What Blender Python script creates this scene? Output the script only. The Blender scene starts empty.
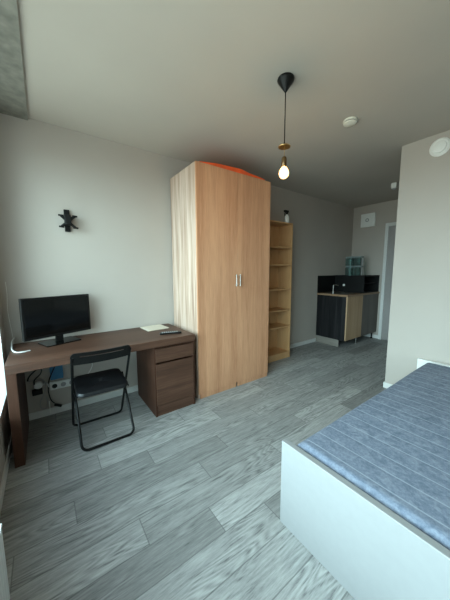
import bpy, bmesh, math, random
from mathutils import Vector, Matrix, Euler
random.seed(7)
R = math.radians
PI = math.pi
scene = bpy.context.scene
COL = scene.collection

# ------------------------------------------------------------------ camera
cd = bpy.data.cameras.new('camera'); cam = bpy.data.objects.new('camera', cd); COL.objects.link(cam)
scene.camera = cam
yaw, pit, rol = R(54.172), R(-6.634), R(-0.227)
Fv = Vector((math.cos(yaw)*math.cos(pit), math.sin(yaw)*math.cos(pit), math.sin(pit)))
Rv = Fv.cross(Vector((0, 0, 1))).normalized(); Uv = Rv.cross(Fv)
R2 = Rv*math.cos(rol)+Uv*math.sin(rol); U2 = -Rv*math.sin(rol)+Uv*math.cos(rol)
M = Matrix((R2, U2, -Fv)).transposed().to_4x4(); M.translation = Vector((0.294, -2.763, 1.335))
cam.matrix_world = M
cd.sensor_fit = 'VERTICAL'; cd.sensor_height = 24.0; cd.lens = 251.24/600*24.0
cd.clip_start = 0.02

# ------------------------------------------------------------------ sky
SKY = 12.8
w = bpy.data.worlds.new('overcast_sky'); scene.world = w; w.use_nodes = True
nt = w.node_tree; nt.nodes.clear()
wo = nt.nodes.new('ShaderNodeOutputWorld'); bg = nt.nodes.new('ShaderNodeBackground')
tc = nt.nodes.new('ShaderNodeTexCoord'); sp = nt.nodes.new('ShaderNodeSeparateXYZ')
mr = nt.nodes.new('ShaderNodeMapRange'); mr.inputs[1].default_value = -1; mr.inputs[2].default_value = 1
cr = nt.nodes.new('ShaderNodeValToRGB')
e = cr.color_ramp.elements
e[0].position = 0.0; e[0].color = (0.19, 0.22, 0.21, 1)
e[1].position = 1.0; e[1].color = (0.07, 0.10, 0.13, 1)
for p_, c_ in ((0.48, (0.22, 0.25, 0.24, 1)), (0.52, (0.66, 0.88, 0.96, 1)), (0.73, (0.64, 0.88, 0.96, 1)), (0.86, (0.18, 0.24, 0.28, 1))):
    n = e.new(p_); n.color = c_
nt.links.new(tc.outputs['Generated'], sp.inputs[0]); nt.links.new(sp.outputs[2], mr.inputs[0])
nt.links.new(mr.outputs[0], cr.inputs[0]); nt.links.new(cr.outputs[0], bg.inputs[0])
# the sky is brightest straight out of the window; dimming to the right and overhead is added to shade wall corner and desk
def wm(op, a, b=None):
    n_ = nt.nodes.new('ShaderNodeMath'); n_.operation = op
    for i_, v_ in enumerate((a, b)):
        if v_ is None: continue
        if isinstance(v_, (int, float)): n_.inputs[i_].default_value = v_
        else: nt.links.new(v_, n_.inputs[i_])
    return n_.outputs[0]
az = wm('ARCTAN2', wm('MULTIPLY', sp.outputs[1], -1), wm('MULTIPLY', sp.outputs[0], -1))   # 0 = straight out, + = to the right
ma = nt.nodes.new('ShaderNodeMapRange'); ma.interpolation_type = 'SMOOTHSTEP'
nt.links.new(az, ma.inputs[0])
ma.inputs[1].default_value = R(38); ma.inputs[2].default_value = R(76); ma.inputs[3].default_value = SKY; ma.inputs[4].default_value = SKY*0.15
nt.links.new(ma.outputs[0], bg.inputs[1])
nt.links.new(bg.outputs[0], wo.inputs[0])
# sky portal lying in the window opening (guides sampling of the sky, gives no light itself)
WY0, WY1, WZ0, WZ1 = -0.22, -3.30, 0.37, 2.42
pl = bpy.data.lights.new('window_daylight', 'AREA'); pl.shape = 'RECTANGLE'
pl.size = WZ1-WZ0; pl.size_y = WY0-WY1
po = bpy.data.objects.new('window_daylight', pl); COL.objects.link(po)
po.location = (-0.305, (WY0+WY1)/2, (WZ0+WZ1)/2); po.rotation_euler = (0, R(-90), 0)
pl.cycles.is_portal = True

scene.view_settings.view_transform = 'Standard'
scene.view_settings.look = 'None'
scene.view_settings.gamma = 1
scene.view_settings.use_curve_mapping = False
scene.view_settings.exposure = 0.5

# ------------------------------------------------------------------ helpers
def prop(o, label=None, cat=None, group=None, kind=None):
    if label: o['label'] = label
    if cat: o['category'] = cat
    if group: o['group'] = group
    if kind: o['kind'] = kind
    return o

def thing(name, label, cat, loc=(0, 0, 0), rz=0, group=None):
    o = bpy.data.objects.new(name, None); COL.objects.link(o)
    o.location = loc; o.rotation_euler = (0, 0, rz); o.empty_display_size = 0.05
    return prop(o, label, cat, group)

def wloc(o):
    v = Vector((0, 0, 0))
    while o is not None:
        v += o.location; o = o.parent
    return v

class MB:
    def __init__(s): s.bm = bmesh.new()
    def box(s, x0, x1, y0, y1, z0, z1):
        v = [s.bm.verts.new((x, y, z)) for x in (x0, x1) for y in (y0, y1) for z in (z0, z1)]
        for f in ((0,1,3,2),(4,6,7,5),(0,4,5,1),(2,3,7,6),(0,2,6,4),(1,5,7,3)):
            s.bm.faces.new([v[i] for i in f])
        return s
    def ring_loft(s, rings, cap=True):
        vs = [[s.bm.verts.new(p) for p in r] for r in rings]
        n = len(vs[0])
        for a, b in zip(vs, vs[1:]):
            for i in range(n):
                s.bm.faces.new((a[i], a[(i+1) % n], b[(i+1) % n], b[i]))
        if cap:
            s.bm.faces.new(list(reversed(vs[0]))); s.bm.faces.new(vs[-1])
        return s
    def lathe(s, prof, c=(0, 0, 0), axis='z', n=24):
        rings = []
        for r, h in prof:
            ring = []
            for i in range(n):
                a = 2*PI*i/n; u, v = max(r, 1e-4)*math.cos(a), max(r, 1e-4)*math.sin(a)
                if axis == 'z': q = (c[0]+u, c[1]+v, c[2]+h)
                elif axis == 'x': q = (c[0]+h, c[1]+u, c[2]+v)
                else: q = (c[0]+v, c[1]+h, c[2]+u)
                ring.append(q)
            rings.append(ring)
        return s.ring_loft(rings)
    def tube(s, pts, r, n=10, smooth=4, closed=False):
        pts = [Vector(p) for p in pts]
        if smooth > 1 and len(pts) > 2:            # Catmull-Rom
            out = []
            m = len(pts)
            for i in range(m-1):
                p0 = pts[max(i-1, 0)]; p1 = pts[i]; p2 = pts[i+1]; p3 = pts[min(i+2, m-1)]
                for k in range(smooth):
                    t = k/smooth
                    out.append(0.5*((2*p1)+(p2-p0)*t+(2*p0-5*p1+4*p2-p3)*t*t+(-p0+3*p1-3*p2+p3)*t**3))
            out.append(pts[-1]); pts = out
        rings = []; prev = None
        for i, p in enumerate(pts):
            t = (pts[min(i+1, len(pts)-1)]-pts[max(i-1, 0)]).normalized()
            if prev is None:
                a = Vector((0, 0, 1)) if abs(t.z) < 0.9 else Vector((1, 0, 0))
                u = t.cross(a).normalized()
            else:
                u = (prev-t*prev.dot(t)).normalized()
            prev = u; v = t.cross(u)
            rings.append([p+u*r*math.cos(2*PI*k/n)+v*r*math.sin(2*PI*k/n) for k in range(n)])
        return s.ring_loft(rings)
    def slab(s, outline, z0, z1):
        return s.ring_loft([[(x, y, z0) for x, y in outline], [(x, y, z1) for x, y in outline]])
    def build(s, name, mat, parent=None, local=False, bevel=0.0, smooth=False, loc=None, seg=2):
        off = Vector((0, 0, 0))
        if loc is not None: off = Vector(loc)
        elif parent is not None and not local: off = wloc(parent)
        for v in s.bm.verts: v.co -= off
        bmesh.ops.recalc_face_normals(s.bm, faces=s.bm.faces)
        me = bpy.data.meshes.new(name); s.bm.to_mesh(me); s.bm.free()
        o = bpy.data.objects.new(name, me); COL.objects.link(o)
        if loc is not None: o.location = loc
        me.materials.append(mat)
        if parent is not None: o.parent = parent
        if bevel:
            b = o.modifiers.new('bevel', 'BEVEL'); b.width = bevel; b.segments = seg; b.limit_method = 'ANGLE'
            b.angle_limit = R(40)
        if smooth:
            for p in me.polygons: p.use_smooth = True
            try:
                me.set_sharp_from_angle(angle=R(40))
            except Exception: pass
        return o

def rrect(x0, x1, y0, y1, r, n=6):
    out = []
    for cx, cy, a0 in ((x1-r, y1-r, 0), (x0+r, y1-r, 90), (x0+r, y0+r, 180), (x1-r, y0+r, 270)):
        for i in range(n+1):
            a = R(a0+90*i/n); out.append((cx+r*math.cos(a), cy+r*math.sin(a)))
    return out

# ------------------------------------------------------------------ materials
class NT:
    def __init__(s, name):
        s.m = bpy.data.materials.new(name); s.m.use_nodes = True; s.t = s.m.node_tree; s.t.nodes.clear()
        s.out = s.n('ShaderNodeOutputMaterial'); s.b = s.n('ShaderNodeBsdfPrincipled'); s.l(s.b.outputs[0], s.out.inputs[0])
        s._pos = None
    def n(s, k, **kw):
        a = s.t.nodes.new(k)
        for q, v in kw.items(): setattr(a, q, v)
        return a
    def l(s, a, b): s.t.links.new(a, b)
    def pos(s):
        if s._pos is None: s._pos = s.n('ShaderNodeNewGeometry').outputs['Position']
        return s._pos
    def math(s, op, a, b=None, c=None):
        n = s.n('ShaderNodeMath', operation=op)
        for i, v in enumerate((a, b, c)):
            if v is None: continue
            if isinstance(v, (int, float)): n.inputs[i].default_value = v
            else: s.l(v, n.inputs[i])
        return n.outputs[0]
    def vmul(s, v, k):
        n = s.n('ShaderNodeVectorMath', operation='MULTIPLY'); s.l(v, n.inputs[0]); n.inputs[1].default_value = k; return n.outputs[0]
    def noise(s, v, scale=1, detail=3, rough=0.5, dist=0.0):
        n = s.n('ShaderNodeTexNoise'); s.l(v, n.inputs['Vector']); n.inputs['Scale'].default_value = scale
        n.inputs['Detail'].default_value = detail; n.inputs['Roughness'].default_value = rough; n.inputs['Distortion'].default_value = dist
        return n.outputs[0]
    def ramp(s, f, stops, interp='LINEAR'):
        n = s.n('ShaderNodeValToRGB'); n.color_ramp.interpolation = interp; e = n.color_ramp.elements
        e[0].position, e[0].color = stops[0][0], (*stops[0][1], 1)
        e[1].position, e[1].color = stops[-1][0], (*stops[-1][1], 1)
        for p, c in stops[1:-1]:
            q = e.new(p); q.color = (*c, 1)
        s.l(f, n.inputs[0]); return n.outputs[0]
    def mix(s, f, a, b, blend='MIX'):
        n = s.n('ShaderNodeMix', data_type='RGBA', blend_type=blend)
        for i, v in ((0, f), (6, a), (7, b)):
            if isinstance(v, (int, float)): n.inputs[i].default_value = v
            elif isinstance(v, tuple): n.inputs[i].default_value = (*v, 1)
            else: s.l(v, n.inputs[i])
        return n.outputs[2]
    def bump(s, h, strength=0.2, dist=0.002):
        n = s.n('ShaderNodeBump'); n.inputs['Strength'].default_value = strength; n.inputs['Distance'].default_value = dist
        s.l(h, n.inputs['Height']); s.l(n.outputs[0], s.b.inputs['Normal'])
    def set(s, color=None, rough=0.5, metal=0.0, spec=0.5):
        if color is not None:
            if isinstance(color, tuple): s.b.inputs['Base Color'].default_value = (*color, 1)
            else: s.l(color, s.b.inputs['Base Color'])
        if isinstance(rough, (int, float)): s.b.inputs['Roughness'].default_value = rough
        else: s.l(rough, s.b.inputs['Roughness'])
        s.b.inputs['Metallic'].default_value = metal
        s.b.inputs['Specular IOR Level'].default_value = spec
        return s.m

def plain(name, col, rough=0.5, metal=0.0, var=0.06, scale=30, bump=0.0, spec=0.5):
    t = NT(name); f = t.noise(t.pos(), scale, 3)
    c0 = tuple(max(0, v*(1-var)) for v in col); c1 = tuple(v*(1+var) for v in col)
    c = t.ramp(f, [(0.3, c0), (0.7, c1)])
    if bump: t.bump(f, bump, 0.002)
    return t.set(c, rough, metal, spec)

def plaster(name, col, bscale=260, b=0.12):
    t = NT(name); big = t.noise(t.pos(), 1.4, 3); fine = t.noise(t.pos(), bscale, 3, 0.6)
    c = t.ramp(big, [(0.3, tuple(v*0.96 for v in col)), (0.7, tuple(v*1.03 for v in col))])
    t.bump(fine, b, 0.0015)
    return t.set(c, 0.75, 0, 0.25)

def wood(name, cols, axis='z', fine=90, rough=0.45, streak=6.0, bump=0.06, spec=0.4):
    t = NT(name)
    k = {'z': (1, 1, 0.045), 'x': (0.045, 1, 1), 'y': (1, 0.045, 1)}[axis]
    v = t.vmul(t.pos(), k)
    a = t.noise(v, streak, 4, 0.6, 0.6); b_ = t.noise(v, fine, 4, 0.7)
    f = t.math('ADD', t.math('MULTIPLY', a, 0.6), t.math('MULTIPLY', b_, 0.4))
    c = t.ramp(f, [(0.34, cols[0]), (0.48, cols[1]), (0.62, cols[2])])
    t.bump(b_, bump, 0.001)
    return t.set(c, rough, 0, spec)

m_wall = plaster('grey_wall_paint', (0.420, 0.376, 0.335))
m_ceil = plaster('ceiling_paint', (0.450, 0.406, 0.355), 200, 0.18)
m_soffit = plain('soffit_concrete', (0.20, 0.19, 0.16), 0.85, var=0.25, scale=14, bump=0.3)
m_white = plain('white_lacquer_dimmed', (0.27, 0.27, 0.27), 0.32, var=0.02)  # bed white, greyed in the colour to hold down window light on the footboard
m_trim = plain('white_trim_paint', (0.62, 0.62, 0.60), 0.4, var=0.03)
m_frame = plain('white_window_frame', (0.80, 0.82, 0.82), 0.35, var=0.02)
m_rad = plain('radiator_enamel', (0.62, 0.64, 0.64), 0.35, var=0.03)
m_oak = wood('oak_veneer', ((0.36, 0.165, 0.085), (0.49, 0.24, 0.130), (0.60, 0.32, 0.180)), 'z', 110, 0.45, 7)
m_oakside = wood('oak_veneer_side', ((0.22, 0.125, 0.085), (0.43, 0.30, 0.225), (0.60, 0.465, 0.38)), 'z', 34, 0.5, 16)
m_birch = wood('birch_veneer', ((0.43, 0.235, 0.10), (0.50, 0.285, 0.13), (0.55, 0.33, 0.16)), 'z', 80, 0.5, 5)
m_walnut = wood('walnut_veneer', ((0.040, 0.017, 0.009), (0.070, 0.031, 0.018), (0.110, 0.052, 0.032)), 'x', 110, 0.48, 9, spec=0.4)
m_walnutz = wood('walnut_veneer_upright', ((0.036, 0.015, 0.008), (0.052, 0.022, 0.013), (0.070, 0.031, 0.019)), 'z', 90, 0.5, 6, spec=0.2)
m_kdark = wood('charcoal_wood_laminate', ((0.004, 0.004, 0.0045), (0.010, 0.010, 0.011), (0.022, 0.021, 0.022)), 'z', 40, 0.65, 14, spec=0.15)
m_kgrey = wood('grey_brown_laminate', ((0.085, 0.072, 0.062), (0.11, 0.095, 0.082), (0.135, 0.115, 0.10)), 'z', 40, 0.5, 9)
m_koak = wood('light_oak_laminate', ((0.36, 0.225, 0.125), (0.44, 0.29, 0.17), (0.52, 0.355, 0.22)), 'z', 60, 0.5, 9)
m_ktop = wood('brown_worktop_laminate', ((0.20, 0.12, 0.07), (0.27, 0.17, 0.10), (0.33, 0.21, 0.13)), 'x', 60, 0.4, 9)
m_plinth = wood('plinth_laminate', ((0.17, 0.155, 0.135), (0.21, 0.19, 0.165), (0.25, 0.23, 0.20)), 'y', 40, 0.5, 9)
m_black = plain('black_plastic', (0.006, 0.006, 0.006), 0.38, var=0.1, spec=0.2)
m_blackmat = plain('black_matt_metal', (0.006, 0.006, 0.006), 0.55, var=0.1, spec=0.2)
m_vinyl = plain('black_vinyl', (0.009, 0.009, 0.010), 0.36, var=0.15, scale=120, bump=0.1, spec=0.3)
m_tube = plain('black_powder_coated_tube', (0.005, 0.005, 0.005), 0.35, 0.0, var=0.1, spec=0.2)
m_screen = plain('glossy_dark_screen', (0.004, 0.004, 0.004), 0.10, var=0.05, spec=0.25)
m_chrome = plain('brushed_steel', (0.40, 0.385, 0.36), 0.35, 1.0, var=0.05)
m_bronze = plain('dark_bronze', (0.16, 0.09, 0.04), 0.35, 0.9, var=0.1)
m_brass = plain('brass', (0.62, 0.40, 0.16), 0.3, 1.0, var=0.08)
m_offwhite = plain('off_white_plastic', (0.66, 0.64, 0.55), 0.45, var=0.02)
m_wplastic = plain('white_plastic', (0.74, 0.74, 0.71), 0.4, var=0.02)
m_orange = plain('orange_sheet', (0.80, 0.105, 0.02), 0.55, var=0.15, scale=9)
m_blue = plain('blue_card', (0.03, 0.17, 0.33), 0.5, var=0.06)
m_paper = plain('cream_paper', (0.62, 0.56, 0.46), 0.6, var=0.06, scale=40)
m_door = plain('grey_door_paint', (0.30, 0.28, 0.27), 0.5, var=0.03)
m_grey = plain('grey_plastic', (0.30, 0.30, 0.30), 0.45, var=0.05)
m_lightgrey = plain('light_grey_pvc', (0.55, 0.55, 0.53), 0.45, var=0.05)

def mk_floor():
    t = NT('grey_plank_vinyl'); sx = t.n('ShaderNodeSeparateXYZ'); t.l(t.pos(), sx.inputs[0])
    X, Y = sx.outputs[0], sx.outputs[1]
    v = t.math('DIVIDE', t.math('ADD', t.math('MULTIPLY', Y, -1), -0.011), 0.1655)
    row = t.math('FLOOR', v); fv = t.math('FRACT', v)
    offs = {0: .30, 1: .77, 2: .10, 3: .62, 4: .235, 5: .525, 6: .835, 7: .35, 8: .09, 9: .626, 10: .965, 11: .24,
            12: .70, 13: .42, 14: .05, 15: .55, 16: .88, 17: .2, 18: .66, 19: .4, 20: .12, 21: .8}
    N = 24
    ro = t.math('DIVIDE', t.math('ADD', row, 1.5), N)
    off = t.ramp(ro, [(0.0, (.5,)*3)]+[((k+1)/N, (offs[k],)*3) for k in range(22)]+[(0.99, (.3,)*3)], 'CONSTANT')
    u = t.math('SUBTRACT', X, off)
    c = t.math('FLOOR', u); fu = t.math('FRACT', u)
    wn = t.n('ShaderNodeTexWhiteNoise', noise_dimensions='2D'); cb = t.n('ShaderNodeCombineXYZ')
    t.l(row, cb.inputs[0]); t.l(c, cb.inputs[1]); t.l(cb.outputs[0], wn.inputs['Vector']); rnd = wn.outputs['Value']
    # grain coordinates, shifted on every plank
    gc = t.n('ShaderNodeCombineXYZ'); t.l(X, gc.inputs[0]); t.l(Y, gc.inputs[1]); t.l(t.math('MULTIPLY', rnd, 37.0), gc.inputs[2])
    g1 = t.noise(t.vmul(gc.outputs[0], (1.1, 8.0, 1)), 1.0, 2, 0.4, 0.1)
    rings = t.math('MULTIPLY_ADD', t.math('SINE', t.math('MULTIPLY', g1, 120.0)), 0.5, 0.5)
    g2 = t.noise(t.vmul(gc.outputs[0], (12.0, 130, 1)), 1.0, 4, 0.75, 0.1)
    g3 = t.noise(t.vmul(gc.outputs[0], (3.6, 40, 1)), 1.0, 5, 0.7, 0.25)
    pm = t.noise(t.vmul(gc.outputs[0], (2.2, 7, 1)), 1.0, 1, 0.4, 0.0)      # the cathedral figure shows in patches
    pm = t.math('MULTIPLY', t.math('MAXIMUM', t.math('SUBTRACT', pm, 0.46), 0.0), 2.2)
    rings = t.math('MULTIPLY', t.math('SUBTRACT', rings, 0.5), t.math('MINIMUM', pm, 0.14))
    f = t.math('ADD', t.math('ADD', rings, t.math('MULTIPLY', g2, 0.5)), t.math('MULTIPLY', g3, 0.5))
    col = t.ramp(f, [(0.34, (0.12, 0.12, 0.117)), (0.43, (0.225, 0.223, 0.216)), (0.56, (0.31, 0.306, 0.294)), (0.72, (0.41, 0.404, 0.388))])
    tone = t.math('MULTIPLY_ADD', rnd, 0.48, 0.78)
    tc_ = t.n('ShaderNodeCombineXYZ'); [t.l(tone, tc_.inputs[i]) for i in range(3)]
    col = t.mix(1.0, col, tc_.outputs[0], 'MULTIPLY')
    ev = t.math('MINIMUM', fv, t.math('SUBTRACT', 1.0, fv)); eu = t.math('MINIMUM', fu, t.math('SUBTRACT', 1.0, fu))
    s1 = t.math('LESS_THAN', ev, 0.016); s2 = t.math('LESS_THAN', eu, 0.0026)
    seam = t.math('MAXIMUM', s1, s2)
    col = t.mix(t.math('MULTIPLY', seam, 0.6), col, (0.10, 0.10, 0.098))
    h = t.math('SUBTRACT', g2, t.math('MULTIPLY', seam, 1.5))
    t.bump(h, 0.15, 0.0012)
    rg = t.math('MULTIPLY_ADD', g2, 0.25, 0.38)
    return t.set(col, rg, 0, 0.2)
m_floor = mk_floor()

def mk_mattress():
    t = NT('blue_grey_ticking'); fine = t.noise(t.pos(), 70, 5, 0.8); big = t.noise(t.vmul(t.pos(), (1, .6, 1)), 22, 3, 0.6, 1.2)
    f = t.math('ADD', t.math('MULTIPLY', fine, 0.55), t.math('MULTIPLY', big, 0.45))
    c = t.ramp(f, [(0.38, (0.115, 0.142, 0.192)), (0.5, (0.17, 0.20, 0.26)), (0.62, (0.24, 0.272, 0.33))])
    sx = t.n('ShaderNodeSeparateXYZ'); t.l(t.pos(), sx.inputs[0])
    u = t.math('FRACT', t.math('DIVIDE', t.math('SUBTRACT', sx.outputs[0], 1.344), 0.0985))
    d = t.math('MINIMUM', u, t.math('SUBTRACT', 1.0, u))
    nz = t.n('ShaderNodeSeparateXYZ'); t.l(t.n('ShaderNodeNewGeometry').outputs['Normal'], nz.inputs[0])
    st = t.math('MULTIPLY', t.math('LESS_THAN', d, 0.034), t.math('GREATER_THAN', nz.outputs[2], 0.5))
    c = t.mix(t.math('MULTIPLY', st, 0.65), c, (0.36, 0.40, 0.46))
    t.bump(f, 0.5, 0.004)
    return t.set(c, 0.85, 0, 0.2)
m_matt = mk_mattress()

def mk_glass(name, tint=(0.95, 0.98, 0.97), gl=0.08):
    t = NT(name); tr = t.n('ShaderNodeBsdfTransparent'); tr.inputs[0].default_value = (*tint, 1)
    g = t.n('ShaderNodeBsdfGlossy'); g.inputs['Roughness'].default_value = 0.03
    fr = t.n('ShaderNodeLayerWeight'); fr.inputs[0].default_value = 0.25
    mx = t.n('ShaderNodeMixShader'); t.l(t.math('MULTIPLY', fr.outputs['Facing'], gl*3), mx.inputs[0])
    t.l(tr.outputs[0], mx.inputs[1]); t.l(g.outputs[0], mx.inputs[2]); t.l(mx.outputs[0], t.out.inputs[0])
    return t.m
m_glass = mk_glass('window_glass')
m_teal = mk_glass('teal_glass', (0.36, 0.50, 0.48), 0.5)

def mk_emit(name, col, s):
    t = NT(name); e = t.n('ShaderNodeEmission'); e.inputs[0].default_value = (*col, 1); e.inputs[1].default_value = s
    t.l(e.outputs[0], t.out.inputs[0]); return t.m
m_fil = mk_emit('glowing_filament', (1.0, 0.62, 0.25), 800.0)
def mk_bulb():
    t = NT('lit_bulb_glass'); e = t.n('ShaderNodeEmission'); e.inputs[0].default_value = (1.0, 0.60, 0.22, 1); e.inputs[1].default_value = 5.0
    tr = t.n('ShaderNodeBsdfTransparent'); mx = t.n('ShaderNodeMixShader'); mx.inputs[0].default_value = 0.45
    t.l(tr.outputs[0], mx.inputs[1]); t.l(e.outputs[0], mx.inputs[2]); t.l(mx.outputs[0], t.out.inputs[0]); return t.m
m_bulb = mk_bulb()

# ------------------------------------------------------------------ room shell
CE, LX, XB, YB, YR = 2.597, 5.55, 3.38, -1.605, -3.62
def struct(name, mb, mat, parent=None, **k):
    o = mb.build(name, mat, parent, **k)
    if parent is None: o['kind'] = 'structure'
    return o
struct('floor', MB().box(-0.30, LX+0.15, YR-0.15, 0.15, -0.12, 0), m_floor)
struct('ceiling', MB().box(-0.30, LX+0.15, YR-0.15, 0.15, CE, CE+0.12), m_ceil)
struct('wall_left', MB().box(-0.25, LX+0.15, 0, 0.15, 0, CE), m_wall)
struct('wall_back', MB().box(LX, LX+0.15, YR, 0, 0, CE), m_wall)
struct('wall_right', MB().box(-0.25, XB, YR-0.15, YR, 0, CE), m_wall)
struct('wall_inner', MB().box(XB, LX, YR, YB, 0, CE), m_wall)
fw = MB()
fw.box(-0.3, 0, YR, 0, 0, WZ0); fw.box(-0.3, 0, YR, 0, WZ1, CE)
fw.box(-0.3, 0, WY0, 0, WZ0, WZ1); fw.box(-0.3, 0, YR, WY1, WZ0, WZ1)
struct('wall_front', fw, m_wall)
struct('trim_1', MB().box(0, 0.287, YR, 0, CE-0.022, CE), m_soffit)
BH, BT = 0.065, 0.012
struct('baseboard_left', MB().box(0.0, 4.395, -BT, 0, 0, BH), m_trim, bevel=0.003)
struct('baseboard_back', MB().box(LX-BT, LX, -0.631, 0, 0, BH), m_trim, bevel=0.003)
struct('baseboard_front', MB().box(0, BT, YR, -BT, 0, BH), m_trim, bevel=0.003)
bi = MB(); bi.box(XB-BT, XB, YR, YB+BT, 0, BH); bi.box(XB, LX, YB, YB+BT, 0, BH)
struct('baseboard_inner', bi, m_trim, bevel=0.003)
struct('baseboard_right', MB().box(0, XB, YR, YR+BT, 0, BH), m_trim, bevel=0.003)

# window
wf = MB()
wf.box(-0.285, -0.215, WY1, WY0, WZ0, WZ0+0.05); wf.box(-0.285, -0.215, WY1, WY0, WZ1-0.05, WZ1)
wf.box(-0.285, -0.215, WY0-0.05, WY0, WZ0+0.05, WZ1-0.05); wf.box(-0.285, -0.215, WY1, WY1+0.05, WZ0+0.05, WZ1-0.05)
for ym in (-1.25, -2.27):
    wf.box(-0.285, -0.215, ym-0.035, ym+0.035, WZ0+0.05, WZ1-0.05)
win = struct('window_1', wf, m_frame, bevel=0.003)
for a, b in ((WY1+0.05, -2.305), (-2.235, -1.285), (-1.215, WY0-0.05)):
    MB().box(-0.253, -0.247, a, b, WZ0+0.05, WZ1-0.05).build('pane', m_glass, win)

lin = MB(); lin.box(-0.215, -0.001, WY0-0.006, WY0-0.0005, WZ0, WZ1); lin.box(-0.215, 0.0, WY1, WY0-0.006, WZ0, WZ0+0.012)
struct('trim_2', lin, m_frame)
# entrance door in the back wall
d1 = struct('door_1', MB().box(LX-0.03, LX, -1.60, -0.685, 0.005, 2.135), m_door, bevel=0.002)
df = MB(); df.box(LX-0.045, LX, -0.685, -0.63, 0, 2.195); df.box(LX-0.045, LX, YB+0.013, -0.685, 2.135, 2.195)
df.build('door_frame', m_trim, d1, bevel=0.004)
dh = MB(); dh.lathe([(0.025, 0), (0.025, -0.012)], (LX-0.03, -1.49, 1.03), 'x', 20); dh.tube([(LX-0.042, -1.49, 1.03), (LX-0.075, -1.49, 1.03), (LX-0.08, -1.47, 1.03), (LX-0.08, -1.37, 1.03)], 0.009)
dh.build('door_handle', m_chrome, d1, smooth=True)

# ------------------------------------------------------------------ wardrobe
WX, WD, WH = 1.527, 0.592, 2.36
t = thing('wardrobe', 'tall light oak two-door wardrobe with small metal bar handles', 'wardrobe', (WX+0.5, -0.3, 0))
c = MB(); c.box(WX, WX+0.02, -WD+0.021, -0.014, 0, WH)
c.build('side_panel', m_oakside, t, bevel=0.0015)
c = MB(); c.box(WX+0.98, WX+1.0, -WD+0.021, -0.014, 0, WH); c.build('side_panel', m_oak, t, bevel=0.0015)
MB().box(WX+0.02, WX+0.98, -WD+0.021, -0.014, WH-0.02, WH).build('top_panel', m_oak, t)
MB().box(WX+0.02, WX+0.98, -0.02, -0.014, 0.06, WH-0.02).build('back_panel', m_oak, t)
MB().box(WX+0.49, WX+0.51, -WD+0.024, -0.02, 0.0, WH-0.02).build('divider', m_oak, t)
MB().box(WX+0.02, WX+0.98, -WD+0.024, -0.02, 0.05, 0.07).build('bottom_panel', m_oak, t)
for a, b, hx in ((WX+0.001, WX+0.4985, WX+0.473), (WX+0.5015, WX+0.999, WX+0.524)):
    d = MB().box(a, b, -WD, -WD+0.019, 0.052, WH).build('door', m_oak, t, bevel=0.0015)
    h = MB(); h.tube([(hx, -WD-0.028, 1.165), (hx, -WD-0.028, 1.297)], 0.006, 10, 1)
    for z in (1.18, 1.282): h.tube([(hx, -WD+0.002, z), (hx, -WD-0.028, z)], 0.004, 8, 1)
    h.build('handle', m_chrome, d, smooth=True)
    MB().box(a+0.02, b-0.004, -WD+0.008, -WD+0.022, 0.0, 0.048).build('plinth', m_oak, t)

# orange cover lying on the wardrobe
o_ = MB(); nx, ny = 24, 6
def oz(u, v):
    return (0.018+0.046*math.sin(PI*min(1.0, u/1.15))**0.9*(1-0.75*max(0, u-0.6)/0.4))*(0.82+0.18*v) + 0.003*math.sin(u*19+v*4)
top = [[o_.bm.verts.new((WX+0.055+0.87*u/nx+0.02*math.sin(v), -0.572+0.36*v/ny+0.01*math.sin(u*0.8), WH+oz(u/nx, v/ny))) for v in range(ny+1)] for u in range(nx+1)]
bot = [[o_.bm.verts.new((p.co.x, p.co.y, WH+0.001)) for p in r] for r in top]
for i in range(nx):
    for j in range(ny):
        o_.bm.faces.new((top[i][j], top[i+1][j], top[i+1][j+1], top[i][j+1])); o_.bm.faces.new((bot[i][j], bot[i][j+1], bot[i+1][j+1], bot[i+1][j]))
for i in range(nx):
    o_.bm.faces.new((bot[i][0], bot[i+1][0], top[i+1][0], top[i][0])); o_.bm.faces.new((bot[i+1][ny], bot[i][ny], top[i][ny], top[i+1][ny]))
for j in range(ny):
    o_.bm.faces.new((bot[0][j+1], bot[0][j], top[0][j], top[0][j+1])); o_.bm.faces.new((bot[nx][j], bot[nx][j+1], top[nx][j+1], top[nx][j]))
o = o_.build('folded_cover', m_orange, loc=(WX+0.5, -0.35, WH), smooth=True)
prop(o, 'flat folded orange cover lying on top of the wardrobe', 'cover')

# ------------------------------------------------------------------ bookcase
BX0, BX1, BHt, BD = WX+1.004, 3.325, 2.02, 0.28
t = thing('bookcase', 'tall open birch bookcase with empty shelves beside the wardrobe', 'bookcase', ((BX0+BX1)/2, -0.14, 0))
for a, b in ((BX0, BX0+0.018), (BX1-0.018, BX1)):
    MB().box(a, b, -BD, -0.014, 0, BHt).build('side_panel', m_birch, t, bevel=0.0015)
MB().box(BX0+0.018, BX1-0.018, -BD, -0.014, BHt-0.018, BHt).build('top_panel', m_birch, t, bevel=0.0015)
MB().box(BX0+0.018, BX1-0.018, -0.022, -0.014, 0, BHt-0.018).build('back_panel', m_birch, t)
MB().box(BX0+0.018, BX1-0.018, -BD+0.004, -BD+0.02, 0, 0.075).build('plinth', m_birch, t)
for z in (0.095, 0.503, 0.755, 1.07, 1.425, 1.675):
    MB().box(BX0+0.018, BX1-0.018, -BD+0.003, -0.022, z-0.02, z).build('shelf', m_birch, t, bevel=0.0015)

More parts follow.
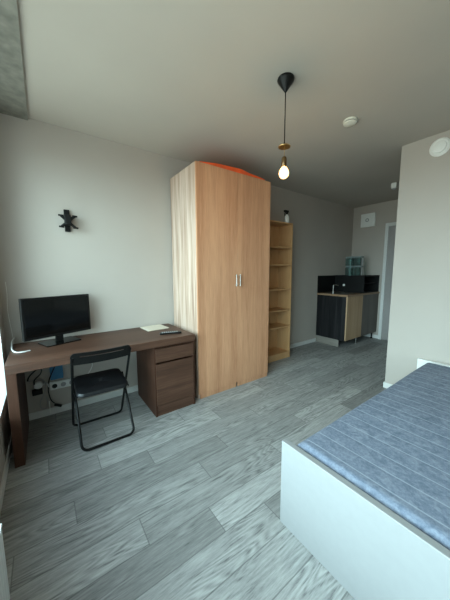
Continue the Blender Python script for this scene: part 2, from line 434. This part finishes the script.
# spray bottle on the bookcase
bx, by = 3.235, -0.235
t = thing('spray_bottle', 'small white spray bottle with black trigger head on the bookcase', 'bottle', (bx, by, BHt))
MB().lathe([(0.030, 0), (0.034, 0.008), (0.034, 0.075), (0.028, 0.10), (0.013, 0.118), (0.013, 0.13)], (bx, by, BHt), n=20).build('bottle_body', m_wplastic, t, smooth=True)
s_ = MB(); s_.lathe([(0.016, 0.125), (0.016, 0.15), (0.012, 0.155)], (bx, by, BHt), n=16)
s_.box(bx-0.055, bx+0.03, by-0.013, by+0.013, BHt+0.152, BHt+0.182); s_.box(bx-0.062, bx-0.055, by-0.008, by+0.008, BHt+0.16, BHt+0.178)
s_.tube([(bx-0.032, by, BHt+0.152), (bx-0.045, by, BHt+0.13), (bx-0.043, by, BHt+0.10)], 0.006, 8)
s_.build('trigger_head', m_black, t, bevel=0.002)

# ------------------------------------------------------------------ desk
DX0, DX1, DY, DH, DT = 0.048, 1.455, -0.65, 0.722, 0.062
t = thing('desk', 'long dark walnut desk with a thick top and drawer pedestal', 'desk', ((DX0+DX1)/2, -0.33, 0))
MB().box(DX0, DX1, DY, -0.015, DH-DT, DH).build('desk_top', m_walnut, t, bevel=0.002)
MB().box(DX0, DX0+0.057, DY, -0.015, 0, DH-DT).build('side_panel', m_walnutz, t, bevel=0.002)
MB().box(DX0+0.057, 1.047, -0.05, -0.034, 0.50, DH-DT).build('back_rail', m_walnut, t)
px0, px1 = 1.047, 1.452
pb = MB(); pb.box(px0, px0+0.018, DY+0.012, -0.10, 0, DH-DT-0.004); pb.box(px1-0.018, px1, DY+0.012, -0.10, 0, DH-DT-0.004)
pb.box(px0+0.018, px1-0.018, -0.11, -0.10, 0.02, DH-DT-0.004); pb.box(px0+0.018, px1-0.018, DY+0.03, -0.11, 0.09, 0.105); pb.box(px0+0.018, px1-0.018, DY+0.03, -0.11, DH-DT-0.02, DH-DT-0.004)
ped = pb.build('pedestal', m_walnutz, t, bevel=0.001)
MB().box(px0+0.014, px1-0.016, DY+0.006, DY+0.025, 0.515, 0.640).build('drawer_front', m_walnut, ped, bevel=0.0015)
MB().box(px0+0.014, px1-0.016, DY+0.006, DY+0.025, 0.105, 0.497).build('pedestal_door', m_walnut, ped, bevel=0.0015)
MB().box(px0+0.018, px1-0.018, DY+0.020, DY+0.032, 0, 0.095).build('plinth', m_walnut, ped)

# ------------------------------------------------------------------ television / monitor on desk
th = R(20)
t = thing('television', 'small black flat television on a glass foot on the desk', 'television', (0.376, -0.172, DH), th)
sc = MB().slab(rrect(-0.260, 0.270, -0.018, 0.018, 0.004, 2), 0.062, 0.402)
body = sc.build('screen_body', m_black, t, local=True, bevel=0.003)
MB().box(-0.243, 0.253, -0.0195, -0.017, 0.085, 0.387).build('screen', m_screen, body, local=True)
MB().box(-0.15, 0.16, 0.018, 0.045, 0.10, 0.33).build('rear_housing', m_black, t, local=True, bevel=0.01)
nk = MB(); nk.box(-0.03, 0.03, -0.008, 0.016, 0.010, 0.11)
nk.build('neck', m_black, t, local=True, bevel=0.004)
MB().slab(rrect(-0.135, 0.135, -0.105, 0.095, 0.012, 4), 0.0, 0.010).build('foot', m_screen, t, local=True, bevel=0.002)

# white cable loop on desk
o = MB().tube([(0.062, -0.03, 0.775), (0.050, -0.10, 0.755), (0.060, -0.24, DH+0.007), (0.09, -0.345, DH+0.007), (0.135, -0.365, DH+0.007), (0.175, -0.352, DH+0.007)], 0.0055, 10, 6).build('cable', m_lightgrey, loc=(0.1, -0.3, DH), smooth=True)
prop(o, 'white cable curling over the left end of the desk beside the television', 'cable')
o = MB().tube([(0.040, -0.005, 1.25), (0.042, -0.006, 1.15), (0.036, -0.008, 1.0), (0.05, -0.008, 0.80), (0.052, -0.008, 0.735)], 0.0016, 6, 4).build('antenna_wire', m_wplastic, loc=(0.05, -0.008, 0.73), smooth=True)
prop(o, 'thin white wire running up the wall left of the television', 'wire')

# magazine and remote
t = thing('magazine', 'cream printed magazine lying flat at the right end of the desk', 'magazine', (1.24, -0.145, DH), R(3))
MB().box(-0.118, 0.10, -0.118, 0.118, 0, 0.005).build('pages', m_paper, t, local=True)
MB().box(-0.10, 0.112, -0.125, 0.11, 0.005, 0.0075).build('cover', m_paper, t, local=True)
t = thing('remote_control', 'black remote control lying on the desk in front of the magazine', 'remote control', (1.275, -0.49, DH), R(-17))
rb = MB().slab(rrect(-0.105, 0.105, -0.024, 0.024, 0.010, 4), 0, 0.018).build('remote_body', m_black, t, local=True, bevel=0.004)
bt = MB()
for i in range(8):
    for j in range(3): bt.box(-0.085+i*0.02, -0.073+i*0.02, -0.017+j*0.013, -0.009+j*0.013, 0.018, 0.0205)
bt.build('buttons', m_grey, rb, local=True)

# ------------------------------------------------------------------ folding chair
t = thing('folding_chair', 'black metal folding chair with padded seat pushed under the desk', 'chair', (0.62, -0.56, 0))
cx0, cx1, rr = 0.413, 0.821, 0.0098
def frame_loop(xa, xb, yt, zt, yb_, zb, r_c=0.05):
    pts = []
    for k in range(12):
        f = k/12.0
        pts.append((xa, yt+(yb_-yt)*f*0.93, zt+(zb-zt)*f*0.93))
    A = Vector((xa, yb_, zb)); U = Vector((0, yt-yb_, zt-zb)).normalized(); B = Vector((xb, yb_, zb)); X = Vector((1, 0, 0))
    for k in range(7):
        a = PI/2*k/6; pts.append(tuple(A+X*r_c*(1-math.cos(a))+U*r_c*(1-math.sin(a))))
    for k in range(7):
        a = PI/2*k/6; pts.append(tuple(B-X*r_c*(1-math.sin(a))+U*r_c*(1-math.cos(a))))
    for k in range(11, -1, -1):
        f = k/12.0
        pts.append((xb, yt+(yb_-yt)*f*0.93, zt+(zb-zt)*f*0.93))
    return pts
MB().tube(frame_loop(cx0+0.004, cx1-0.012, -0.775, 0.735, -0.362, rr+0.003, 0.045), rr, 12, 1).build('back_frame', m_tube, t, smooth=True)
MB().tube(frame_loop(cx0+0.026, cx1-0.034+0.03, -0.43, 0.425, -0.760, rr+0.003, 0.045), rr, 12, 1).build('front_frame', m_tube, t, smooth=True)
# seat
se = MB()
out0 = rrect(cx0+0.021, cx1-0.020, -0.738, -0.385, 0.05, 8)
def sc_out(k, z):
    cx, cy = (cx0+cx1)/2, -0.56
    return [((x-cx)*k+cx, (y-cy)*k+cy, z+0.010*((y-cy)/0.17)**1) for x, y in out0]
se.ring_loft([sc_out(0.96, 0.418), sc_out(1.0, 0.424), sc_out(1.0, 0.440), sc_out(0.97, 0.450), sc_out(0.85, 0.455), sc_out(0.4, 0.453), sc_out(0.05, 0.452)])
seat = se.build('seat', m_vinyl, t, smooth=True)
MB().box(cx0+0.06, cx1-0.06, -0.70, -0.42, 0.408, 0.418).build('seat_pan', m_tube, t)
MB().tube([(cx0+0.016, -0.70, 0.405), (cx0+0.016, -0.43, 0.425)], 0.006, 8, 1).build('seat_bracket', m_tube, t)
MB().tube([(cx1-0.02, -0.70, 0.405), (cx1-0.02, -0.43, 0.425)], 0.006, 8, 1).build('seat_bracket', m_tube, t)
MB().tube([(cx0+0.016, -0.70, 0.412), (cx1-0.02, -0.70, 0.412)], 0.006, 8, 1).build('cross_bar', m_tube, t)
# curved slotted backrest
bk = MB(); NX, NZ = 36, 14
def bp(u, v, d):
    x = cx0-0.006+(cx1-cx0+0.012-0.012)*u
    bow = 0.030*(1-(2*u-1)**2)
    edge = max(0.0, abs(2*u-1)-0.88)/0.12
    z0 = 0.672+0.004+0.016*edge**2; z1 = 0.768-0.022*edge**2
    z = z0+(z1-z0)*v
    y = -0.745-0.30*(z-0.67) - bow*1.0 + d
    return (x, y+0.0, z)
g = {}
for d in (0, 1):
    for i in range(NX+1):
        for j in range(NZ+1): g[i, j, d] = bk.bm.verts.new(bp(i/NX, j/NZ, -0.006 if d == 0 else 0.006))
def hole(i, j):
    u = (i+0.5)/NX; v = (j+0.5)/NZ
    return 0.13 < u < 0.87 and 0.62 < v < 0.72
for i in range(NX):
    for j in range(NZ):
        if hole(i, j): continue
        bk.bm.faces.new([g[i, j, 0], g[i+1, j, 0], g[i+1, j+1, 0], g[i, j+1, 0]]); bk.bm.faces.new([g[i, j, 1], g[i, j+1, 1], g[i+1, j+1, 1], g[i+1, j, 1]])
        for (di, dj, a, b) in ((-1, 0, (0, 0), (0, 1)), (1, 0, (1, 0), (1, 1)), (0, -1, (0, 0), (1, 0)), (0, 1, (0, 1), (1, 1))):
            ii, jj = i+di, j+dj
            if ii < 0 or jj < 0 or ii >= NX or jj >= NZ or hole(ii, jj):
                bk.bm.faces.new([g[i+a[0], j+a[1], 0], g[i+b[0], j+b[1], 0], g[i+b[0], j+b[1], 1], g[i+a[0], j+a[1], 1]])
bk.build('backrest', m_black, t, smooth=True)
for x, y in ((cx0+0.07, -0.76), (cx1-0.07, -0.76)):
    pass
for sx_ in (cx0+0.016, cx1-0.008):
    MB().lathe([(0.008, -0.012), (0.008, 0.012)], (sx_, -0.587, 0.405), 'x', 12).build('pivot', m_chrome, t, smooth=True)

# ------------------------------------------------------------------ under-desk electrics
t = thing('power_strip', 'white multi-socket power strip fixed to the wall under the desk', 'power strip', (0.37, -0.002, 0.24))
MB().box(0.275, 0.56, -0.038, -0.002, 0.245, 0.318).build('housing', m_wplastic, t, bevel=0.005)
for k in range(4):
    MB().lathe([(0.021, 0), (0.021, -0.003)], (0.312+k*0.068, -0.038, 0.281), 'y', 18).build('socket', m_grey if k else m_black, t)
o = MB().box(0.285, 0.385, -0.05, -0.002, 0.345, 0.475).build('junction_box', m_blue, loc=(0.335, -0.025, 0.345), bevel=0.004)
prop(o, 'blue square box on the wall above the white power strip', 'box')
t = thing('power_adapter', 'white and black plug adapter on the wall left of the power strip', 'adapter', (0.19, -0.03, 0.24))
MB().lathe([(0.018, -0.002), (0.032, -0.006), (0.034, -0.035), (0.026, -0.045)], (0.192, 0.0, 0.318), 'y', 20).build('adapter_body', m_wplastic, t, bevel=0.004)
MB().box(0.145, 0.22, -0.055, -0.006, 0.236, 0.283).build('adapter_plug', m_black, t, bevel=0.006)
o = MB().tube([(0.17, -0.075, 0.655), (0.20, -0.075, 0.56), (0.225, -0.06, 0.45), (0.17, -0.05, 0.38), (0.165, -0.035, 0.335)], 0.005, 8, 6).build('cable', m_black, loc=(0.2, -0.05, 0.45), smooth=True)
prop(o, 'black cable dropping from desk top to the plug adapter', 'cable')
o = MB().tube([(0.36, -0.09, 0.655), (0.33, -0.09, 0.50), (0.275, -0.06, 0.36), (0.262, -0.06, 0.26), (0.275, -0.06, 0.17), (0.30, -0.055, 0.125)], 0.0045, 8, 6).build('cable', m_black, loc=(0.29, -0.06, 0.3), smooth=True)
prop(o, 'black cable hanging in front of the blue box down to a loose plug', 'cable')
o = MB().tube([(0.118, -0.022, 0.37), (0.16, -0.035, 0.375), (0.215, -0.03, 0.37), (0.245, -0.03, 0.30), (0.225, -0.03, 0.22), (0.195, -0.03, 0.155), (0.20, -0.03, 0.10), (0.235, -0.03, 0.09), (0.248, -0.03, 0.14), (0.244, -0.03, 0.20)], 0.0035, 8, 6).build('cable', m_grey, loc=(0.2, -0.06, 0.2), smooth=True)
prop(o, 'grey cable looping on the wall below the plug adapter', 'cable')
o = MB().tube([(0.262, -0.04, 0.15), (0.262, -0.05, 0.10), (0.265, -0.055, 0.03)], 0.004, 8, 4).build('cable', m_wplastic, loc=(0.26, -0.05, 0.03), smooth=True)
prop(o, 'short white cable end hanging straight down in front of the baseboard under the desk', 'cable')
o = MB().slab(rrect(-0.032, 0.032, -0.012, 0.012, 0.006, 3), -0.01, 0.01)
o = o.build('loose_plug', m_black, local=True, bevel=0.003); o.location = (0.325, -0.056, 0.098); o.rotation_euler = (0, R(30), 0)
prop(o, 'loose black plug hanging in front of the baseboard under the desk', 'plug')
o = MB().tube([(0.46, -0.08, 0.655), (0.43, -0.08, 0.54), (0.48, -0.08, 0.47), (0.54, -0.08, 0.53), (0.56, -0.08, 0.655)], 0.0035, 8, 6).build('cable', m_black, loc=(0.5, -0.05, 0.44), smooth=True)
prop(o, 'black cable sagging in a loop behind the folding chair backrest', 'cable')
o = MB().tube([(0.60, -0.075, 0.655), (0.615, -0.07, 0.52), (0.63, -0.035, 0.40), (0.57, -0.03, 0.30)], 0.003, 8, 6).build('cable', m_wplastic, loc=(0.6, -0.03, 0.3), smooth=True)
prop(o, 'thin white cable hanging behind the folding chair seat', 'cable')

o = MB().tube([(0.285, -0.11, 0.655), (0.255, -0.11, 0.58), (0.20, -0.10, 0.50), (0.14, -0.10, 0.44), (0.125, -0.10, 0.40)], 0.006, 8, 6).build('cable', m_black, loc=(0.2, -0.10, 0.45), smooth=True)
prop(o, 'thick black cable slanting down left behind the desk edge above the plug adapter', 'cable')
o = MB().tube([(0.232, -0.05, 0.32), (0.245, -0.075, 0.35), (0.262, -0.085, 0.33), (0.268, -0.08, 0.305), (0.272, -0.05, 0.29)], 0.005, 8, 6).build('cable', m_lightgrey, loc=(0.25, -0.07, 0.3), smooth=True)
prop(o, 'short light grey lead joining the plug adapter to the power strip', 'cable')

# ------------------------------------------------------------------ wall bracket
t = thing('wall_bracket', 'small black metal bracket with four splayed arms high on the wall', 'bracket', (0.508, -0.002, 1.79))
MB().box(0.488, 0.532, -0.022, -0.002, 1.695, 1.89).build('wall_plate', m_blackmat, t, bevel=0.003)
MB().box(0.487, 0.537, -0.085, -0.022, 1.748, 1.835).build('joint_block', m_blackmat, t, bevel=0.005)
for (xa, za, xb, zb) in ((0.495, 1.795, 0.462, 1.828), (0.53, 1.795, 0.568, 1.830), (0.495, 1.762, 0.462, 1.730), (0.53, 1.762, 0.570, 1.728)):
    a_ = MB(); a_.tube([(xa, -0.06, za), (xb, -0.06, zb)], 0.012, 8, 1); a_.tube([(xb-0.02, -0.06, zb+0.001), (xb+0.02, -0.06, zb-0.001)], 0.008, 8, 1)
    a_.build('arm', m_blackmat, t, smooth=True)

# ------------------------------------------------------------------ pendant lamp
lx, ly = 1.69, -1.527
t = thing('pendant_lamp', 'bare lit bulb hanging from a black cone canopy on a long cord', 'lamp', (lx, ly, CE))
MB().lathe([(0.053, 0), (0.056, -0.008), (0.054, -0.016), (0.010, -0.080), (0.005, -0.086)], (lx, ly, CE), n=32).build('canopy', m_black, t, smooth=True)
MB().tube([(lx, ly, CE-0.08), (lx, ly, 2.178)], 0.0035, 8, 1).build('cord', m_black, t)
ring = MB(); ring.lathe([(0.012, 0.004), (0.040, 0.003), (0.042, 0), (0.040, -0.003), (0.012, -0.004)], (lx, ly, 2.172), n=28)
ring.build('brass_disc', m_brass, t, smooth=True)
MB().tube([(lx, ly, 2.17), (lx, ly, 2.095)], 0.002, 6, 1).build('lower_cord', m_brass, t)
MB().lathe([(0.004, 0.048), (0.014, 0.042), (0.018, 0.03), (0.018, -0.016), (0.015, -0.022)], (lx, ly, 2.062), n=20).build('socket', m_bronze, t, smooth=True)
bl = MB().lathe([(0.013, 0.0), (0.015, -0.010), (0.025, -0.024), (0.032, -0.040), (0.034, -0.054), (0.030, -0.070), (0.018, -0.083), (0.004, -0.088)], (lx, ly, 2.052), n=24).build('bulb', m_bulb, t, smooth=True)
fl = MB()
for k in range(6):
    a = 2*PI*k/6; fl.tube([(lx+0.006*math.cos(a), ly+0.006*math.sin(a), 2.025), (lx+0.012*math.cos(a), ly+0.012*math.sin(a), 1.99)], 0.002, 6, 1)
fl.build('filament', m_fil, bl)

# ------------------------------------------------------------------ ceiling / wall devices
t = thing('smoke_detector', 'round cream smoke detector on the ceiling right of the pendant lamp', 'smoke detector', (2.50, -1.53, CE))
MB().lathe([(0.055, 0), (0.057, -0.008), (0.055, -0.014)], (2.50, -1.53, CE), n=28).build('base', m_offwhite, t, smooth=True)
MB().lathe([(0.046, -0.014), (0.045, -0.020)], (2.50, -1.53, CE), n=28).build('vent_gap', m_black, t)
MB().lathe([(0.052, -0.020), (0.050, -0.028), (0.030, -0.036), (0.0, -0.037)], (2.50, -1.53, CE), n=28).build('cap', m_offwhite, t, smooth=True)
t = thing('motion_sensor', 'small white sensor box on the ceiling beside the pale wall corner', 'sensor', (4.55, -1.10, CE))
MB().box(4.52, 4.59, -1.14, -1.07, CE-0.075, CE).build('housing', m_wplastic, t, bevel=0.008)
MB().lathe([(0.030, 0), (0.026, -0.015), (0.0, -0.022)], (4.555, -1.105, CE-0.075), n=20).build('lens', m_grey, t, smooth=True)
t = thing('ventilation_valve', 'round white ventilation valve high on the pale wall by the ceiling', 'vent', (XB, -1.922, 2.465))
MB().lathe([(0.080, 0), (0.080, -0.006), (0.066, -0.016), (0.060, -0.012)], (XB, -1.922, 2.47), 'x', 32).build('rim', m_wplastic, t, smooth=True)
MB().lathe([(0.052, -0.012), (0.050, -0.026), (0.030, -0.032), (0.0, -0.033)], (XB, -1.922, 2.47), 'x', 28).build('disc', m_wplastic, t, smooth=True)
t = thing('wall_unit', 'square white box with a round dial on the back wall above the kitchenette', 'wall unit', (LX, -0.285, 2.19))
MB().box(LX-0.05, LX, -0.44, -0.175, 2.175, 2.43).build('housing', m_wplastic, t, bevel=0.008)
MB().lathe([(0.034, 0), (0.034, -0.005), (0.024, -0.005), (0.024, -0.001)], (LX-0.05, -0.30, 2.305), 'x', 24).build('dial', m_grey, t, smooth=True)
MB().lathe([(0.018, 0), (0.016, -0.008)], (LX-0.05, -0.30, 2.305), 'x', 20).build('knob', m_wplastic, t, smooth=True)

# ------------------------------------------------------------------ kitchenette
KX0, KX1, KY, KZ = 4.40, 5.535, -0.58, 0.89
t = thing('kitchen_cabinet', 'dark kitchen base cabinet with a light oak front in the far corner', 'cabinet', (4.97, -0.3, 0))
MB().box(KX0, KX0+0.018, KY+0.02, -0.003, 0.125, KZ).build('side_panel', m_kdark, t)
cb_ = MB(); cb_.box(KX0+0.018, KX1, KY+0.022, -0.014, 0.125, 0.143); cb_.box(KX0+0.018, KX1, -0.02, -0.014, 0.143, KZ); cb_.box(4.93, 4.948, KY+0.022, -0.02, 0.143, KZ); cb_.box(KX1-0.018, KX1, KY+0.022, -0.02, 0.143, KZ)
cb_.build('carcass', m_kdark, t)
MB().box(KX0-0.004, 4.925, KY, KY+0.02, 0.135, KZ-0.004).build('cabinet_door', m_koak, t, bevel=0.0015)['label'] = 'light oak cabinet door'
MB().box(4.930, KX1, KY, KY+0.02, 0.135, KZ-0.004).build('cabinet_door', m_kgrey, t, bevel=0.0015)['label'] = 'dark grey-brown cabinet door'
MB().box(KX0+0.005, KX0+0.02, -0.45, -0.003, 0, 0.125).build('plinth', m_plinth, t)
for x in (4.87, 5.48):
    MB().lathe([(0.022, 0), (0.022, 0.012), (0.012, 0.02), (0.012, 0.125)], (x, KY+0.06, 0), n=14).build('leg', m_chrome if x < 5 else m_black, t, smooth=True)
t = thing('worktop', 'brown wooden worktop with an inset steel sink on the kitchen cabinet', 'worktop', (4.97, -0.3, KZ))
MB().box(KX0-0.012, LX-0.001, KY-0.012, -0.001, KZ, KZ+0.032).build('slab', m_ktop, t, bevel=0.002)
sk = MB(); WT = KZ+0.032
sk.ring_loft([[(x, y, WT+0.001) for x, y in rrect(4.47, 4.85, -0.49, -0.10, 0.05)], [(x, y, WT+0.006) for x, y in rrect(4.475, 4.845, -0.485, -0.105, 0.05)],
              [(x, y, WT+0.005) for x, y in rrect(4.495, 4.825, -0.465, -0.125, 0.045)], [(x, y, WT+0.0015) for x, y in rrect(4.51, 4.81, -0.45, -0.14, 0.04)]])
sk.build('sink', m_chrome, t, smooth=True)
o = MB().tube([(4.49, -0.26, WT+0.005), (4.49, -0.26, WT+0.13), (4.50, -0.265, WT+0.15), (4.54, -0.275, WT+0.155), (4.60, -0.29, WT+0.14)], 0.008, 10, 5)
o.lathe([(0.022, 0), (0.022, 0.012)], (4.49, -0.26, WT+0.005), n=16)
o = o.build('faucet', m_chrome, loc=(4.49, -0.26, WT), smooth=True); prop(o, 'small chrome faucet standing at the kitchen sink', 'faucet')
o = MB().box(4.395, 4.945, -0.014, -0.001, WT+0.0005, 1.238).build('splashback', m_black, loc=(4.67, -0.007, WT)); prop(o, 'black splashback panel on the wall behind the sink', 'splashback')
t = thing('light_switch', 'tiny round white switch on the side of the black shelf box', 'switch', (4.95, -0.20, 1.04))
MB().lathe([(0.022, 0.0), (0.022, -0.006), (0.012, -0.010), (0.0, -0.010)], (4.949, -0.20, 1.056), 'x', 18).build('button', m_wplastic, t, smooth=True)
# open shelf box
t = thing('shelf_box', 'black open-fronted shelf box standing on the right end of the worktop', 'shelf box', (5.25, -0.3, WT))
c = MB(); a0, a1, z0_, z1_ = 4.95, LX-0.004, WT+0.001, 1.24
c.box(a0, a0+0.018, KY+0.01, -0.003, z0_, z1_); c.box(a1-0.018, a1, KY+0.01, -0.003, z0_, z1_)
c.box(a0+0.018, a1-0.018, KY+0.01, -0.003, z1_-0.018, z1_); c.box(a0+0.018, a1-0.018, KY+0.01, -0.003, z0_, z0_+0.018); c.box(a0+0.018, a1-0.018, -0.012, -0.003, z0_+0.018, z1_-0.018)
c.build('carcass', m_blackmat, t)
MB().box(a0+0.018, a1-0.018, KY+0.04, -0.012, 1.085, 1.10).build('shelf', m_kdark, t)
# teal glass jars on the shelf box
jar_lab = {(0, 0): 'teal glass square jar, lower one of the left pile on the shelf box', (0, 1): 'teal glass square jar, upper one of the left pile on the shelf box',
           (1, 0): 'teal glass square jar, lower one of the right pile on the shelf box', (1, 1): 'teal glass square jar, upper one of the right pile on the shelf box'}
def jar(label, loc):
    r = thing('glass_jar', label, 'jar', loc, 0, 'teal glass jars on the shelf box')
    s = 0.068
    j = MB(); j.ring_loft([[(x, y, 0.001) for x, y in rrect(-s, s, -s, s, 0.015)], [(x, y, 0.14) for x, y in rrect(-s, s, -s, s, 0.015)],
                 [(x, y, 0.152) for x, y in rrect(-s*.85, s*.85, -s*.85, s*.85, 0.02)]])
    j.build('jar_body', m_teal, r, local=True, smooth=True)
    k = MB(); k.slab(rrect(-s*.9, s*.9, -s*.9, s*.9, 0.015), 0.152, 0.174); k.build('lid', m_lidgrey, r, local=True, bevel=0.003)
    return r
m_lidgrey = plain('grey_green_lid', (0.22, 0.28, 0.27), 0.4)
for (a, b), lab in jar_lab.items():
    jar(lab, ((5.10, 5.12)[a], (-0.225, -0.375)[a], 1.241+b*0.178))

# ------------------------------------------------------------------ bed
FX, FY, FH = 1.233, -1.957, 0.465
BY1 = -3.46
t = thing('bed_frame', 'white bed frame with a plain low footboard facing the window', 'bed', (2.3, -2.7, 0))
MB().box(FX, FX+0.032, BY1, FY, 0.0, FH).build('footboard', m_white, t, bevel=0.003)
MB().box(3.33, 3.366, BY1, -1.905, 0.0, 0.440).build('headboard', m_wplastic, t, bevel=0.003)  # same bed white, lightened in the colour to make up for its shade
for a, b in ((-1.995, -1.972), (BY1+0.015, BY1+0.038)):
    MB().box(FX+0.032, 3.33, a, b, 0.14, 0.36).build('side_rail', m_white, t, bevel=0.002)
sl = MB()
for k in range(16):
    x = 1.33+k*0.125; sl.box(x, x+0.06, BY1+0.038, -1.995, 0.245, 0.26)
sl.build('slats', m_birch, t)
# mattress with quilted grooves
mm = MB(); x0, x1, y0, y1, z0, zt = FX+0.040, 3.235, BY1+0.045, -2.003, 0.262, 0.468
xs = []; x = x0
n = 200
def prof(d, r=0.045):           # edge rounding
    if d >= r: return 1.0
    return math.sqrt(max(0.0, 1-(1-d/r)**2))
NXm, NYm = 240, 30
top = []
for i in range(NXm+1):
    x = x0+(x1-x0)*i/NXm; rowv = []
    u = ((x-1.344)/0.0985) % 1.0; dd = min(u, 1-u)*0.0985
    gr = 0.0010*math.exp(-(dd/0.004)**2)
    for j in range(NYm+1):
        y = y0+(y1-y0)*j/NYm
        # finer spacing near the edges
        tt = j/NYm; y = y0+(y1-y0)*(0.5-0.5*math.cos(PI*tt))
        e_ = min(x-x0, x1-x, y-y0, y1-y)
        z = zt-0.045*(1-prof(e_)) - gr*min(1, e_/0.03) + 0.0015*math.sin(x*7+y*3)+0.0012*math.sin(y*11-x*5)
        rowv.append(mm.bm.verts.new((x, y, z)))
    top.append(rowv)
for i in range(NXm):
    for j in range(NYm): mm.bm.faces.new((top[i][j], top[i+1][j], top[i+1][j+1], top[i][j+1]))
loop = [top[i][0] for i in range(NXm+1)]+[top[NXm][j] for j in range(1, NYm+1)]+[top[i][NYm] for i in range(NXm-1, -1, -1)]+[top[0][j] for j in range(NYm-1, 0, -1)]
low = [mm.bm.verts.new((v.co.x, v.co.y, z0)) for v in loop]
for i in range(len(loop)):
    k = (i+1) % len(loop); mm.bm.faces.new((loop[i], low[i], low[k], loop[k]))
mm.bm.faces.new(low)
o = mm.build('mattress', m_matt, loc=(2.25, -2.7, z0), smooth=True)
prop(o, 'blue-grey mattress with quilted cross lines on the white bed frame', 'mattress')

# ------------------------------------------------------------------ radiator
RY0, RY1 = -1.557, -3.0
t = thing('radiator', 'white ribbed panel radiator low under the window', 'radiator', (0.06, (RY0+RY1)/2, 0.06))
rp = MB(); n = 40
# corrugated front panel
pts = []
L_ = RY0-RY1
m_ = n*4
for i in range(m_+1):
    y = RY1+L_*i/m_; ph = (i % 4)
    pts.append((0.1 if ph in (1, 2) else 0.093, y))
outl = [(0.085, RY1)]+pts+[(0.085, RY0)]
rp.slab(outl, 0.06, 0.365)
rp.build('front_panel', m_rad, t)
MB().box(0.045, 0.098, RY1, RY0, 0.360, 0.372).build('top_grille', m_frame, t)
MB().box(0.045, 0.085, RY1+0.002, RY0-0.002, 0.07, 0.360).build('fins', m_rad, t)
br = MB()
for y in (RY0-0.2, RY1+0.2): MB().box(0.012, 0.046, y-0.02, y+0.02, 0.12, 0.33).build('wall_mount', m_rad, t)
pp = MB(); pp.tube([(0.06, RY1+0.05, 0.0), (0.06, RY1+0.05, 0.075)], 0.009, 8, 1); pp.tube([(0.06, RY1+0.10, 0.0), (0.06, RY1+0.10, 0.075)], 0.009, 8, 1)
pp.build('pipes', m_trim, t)
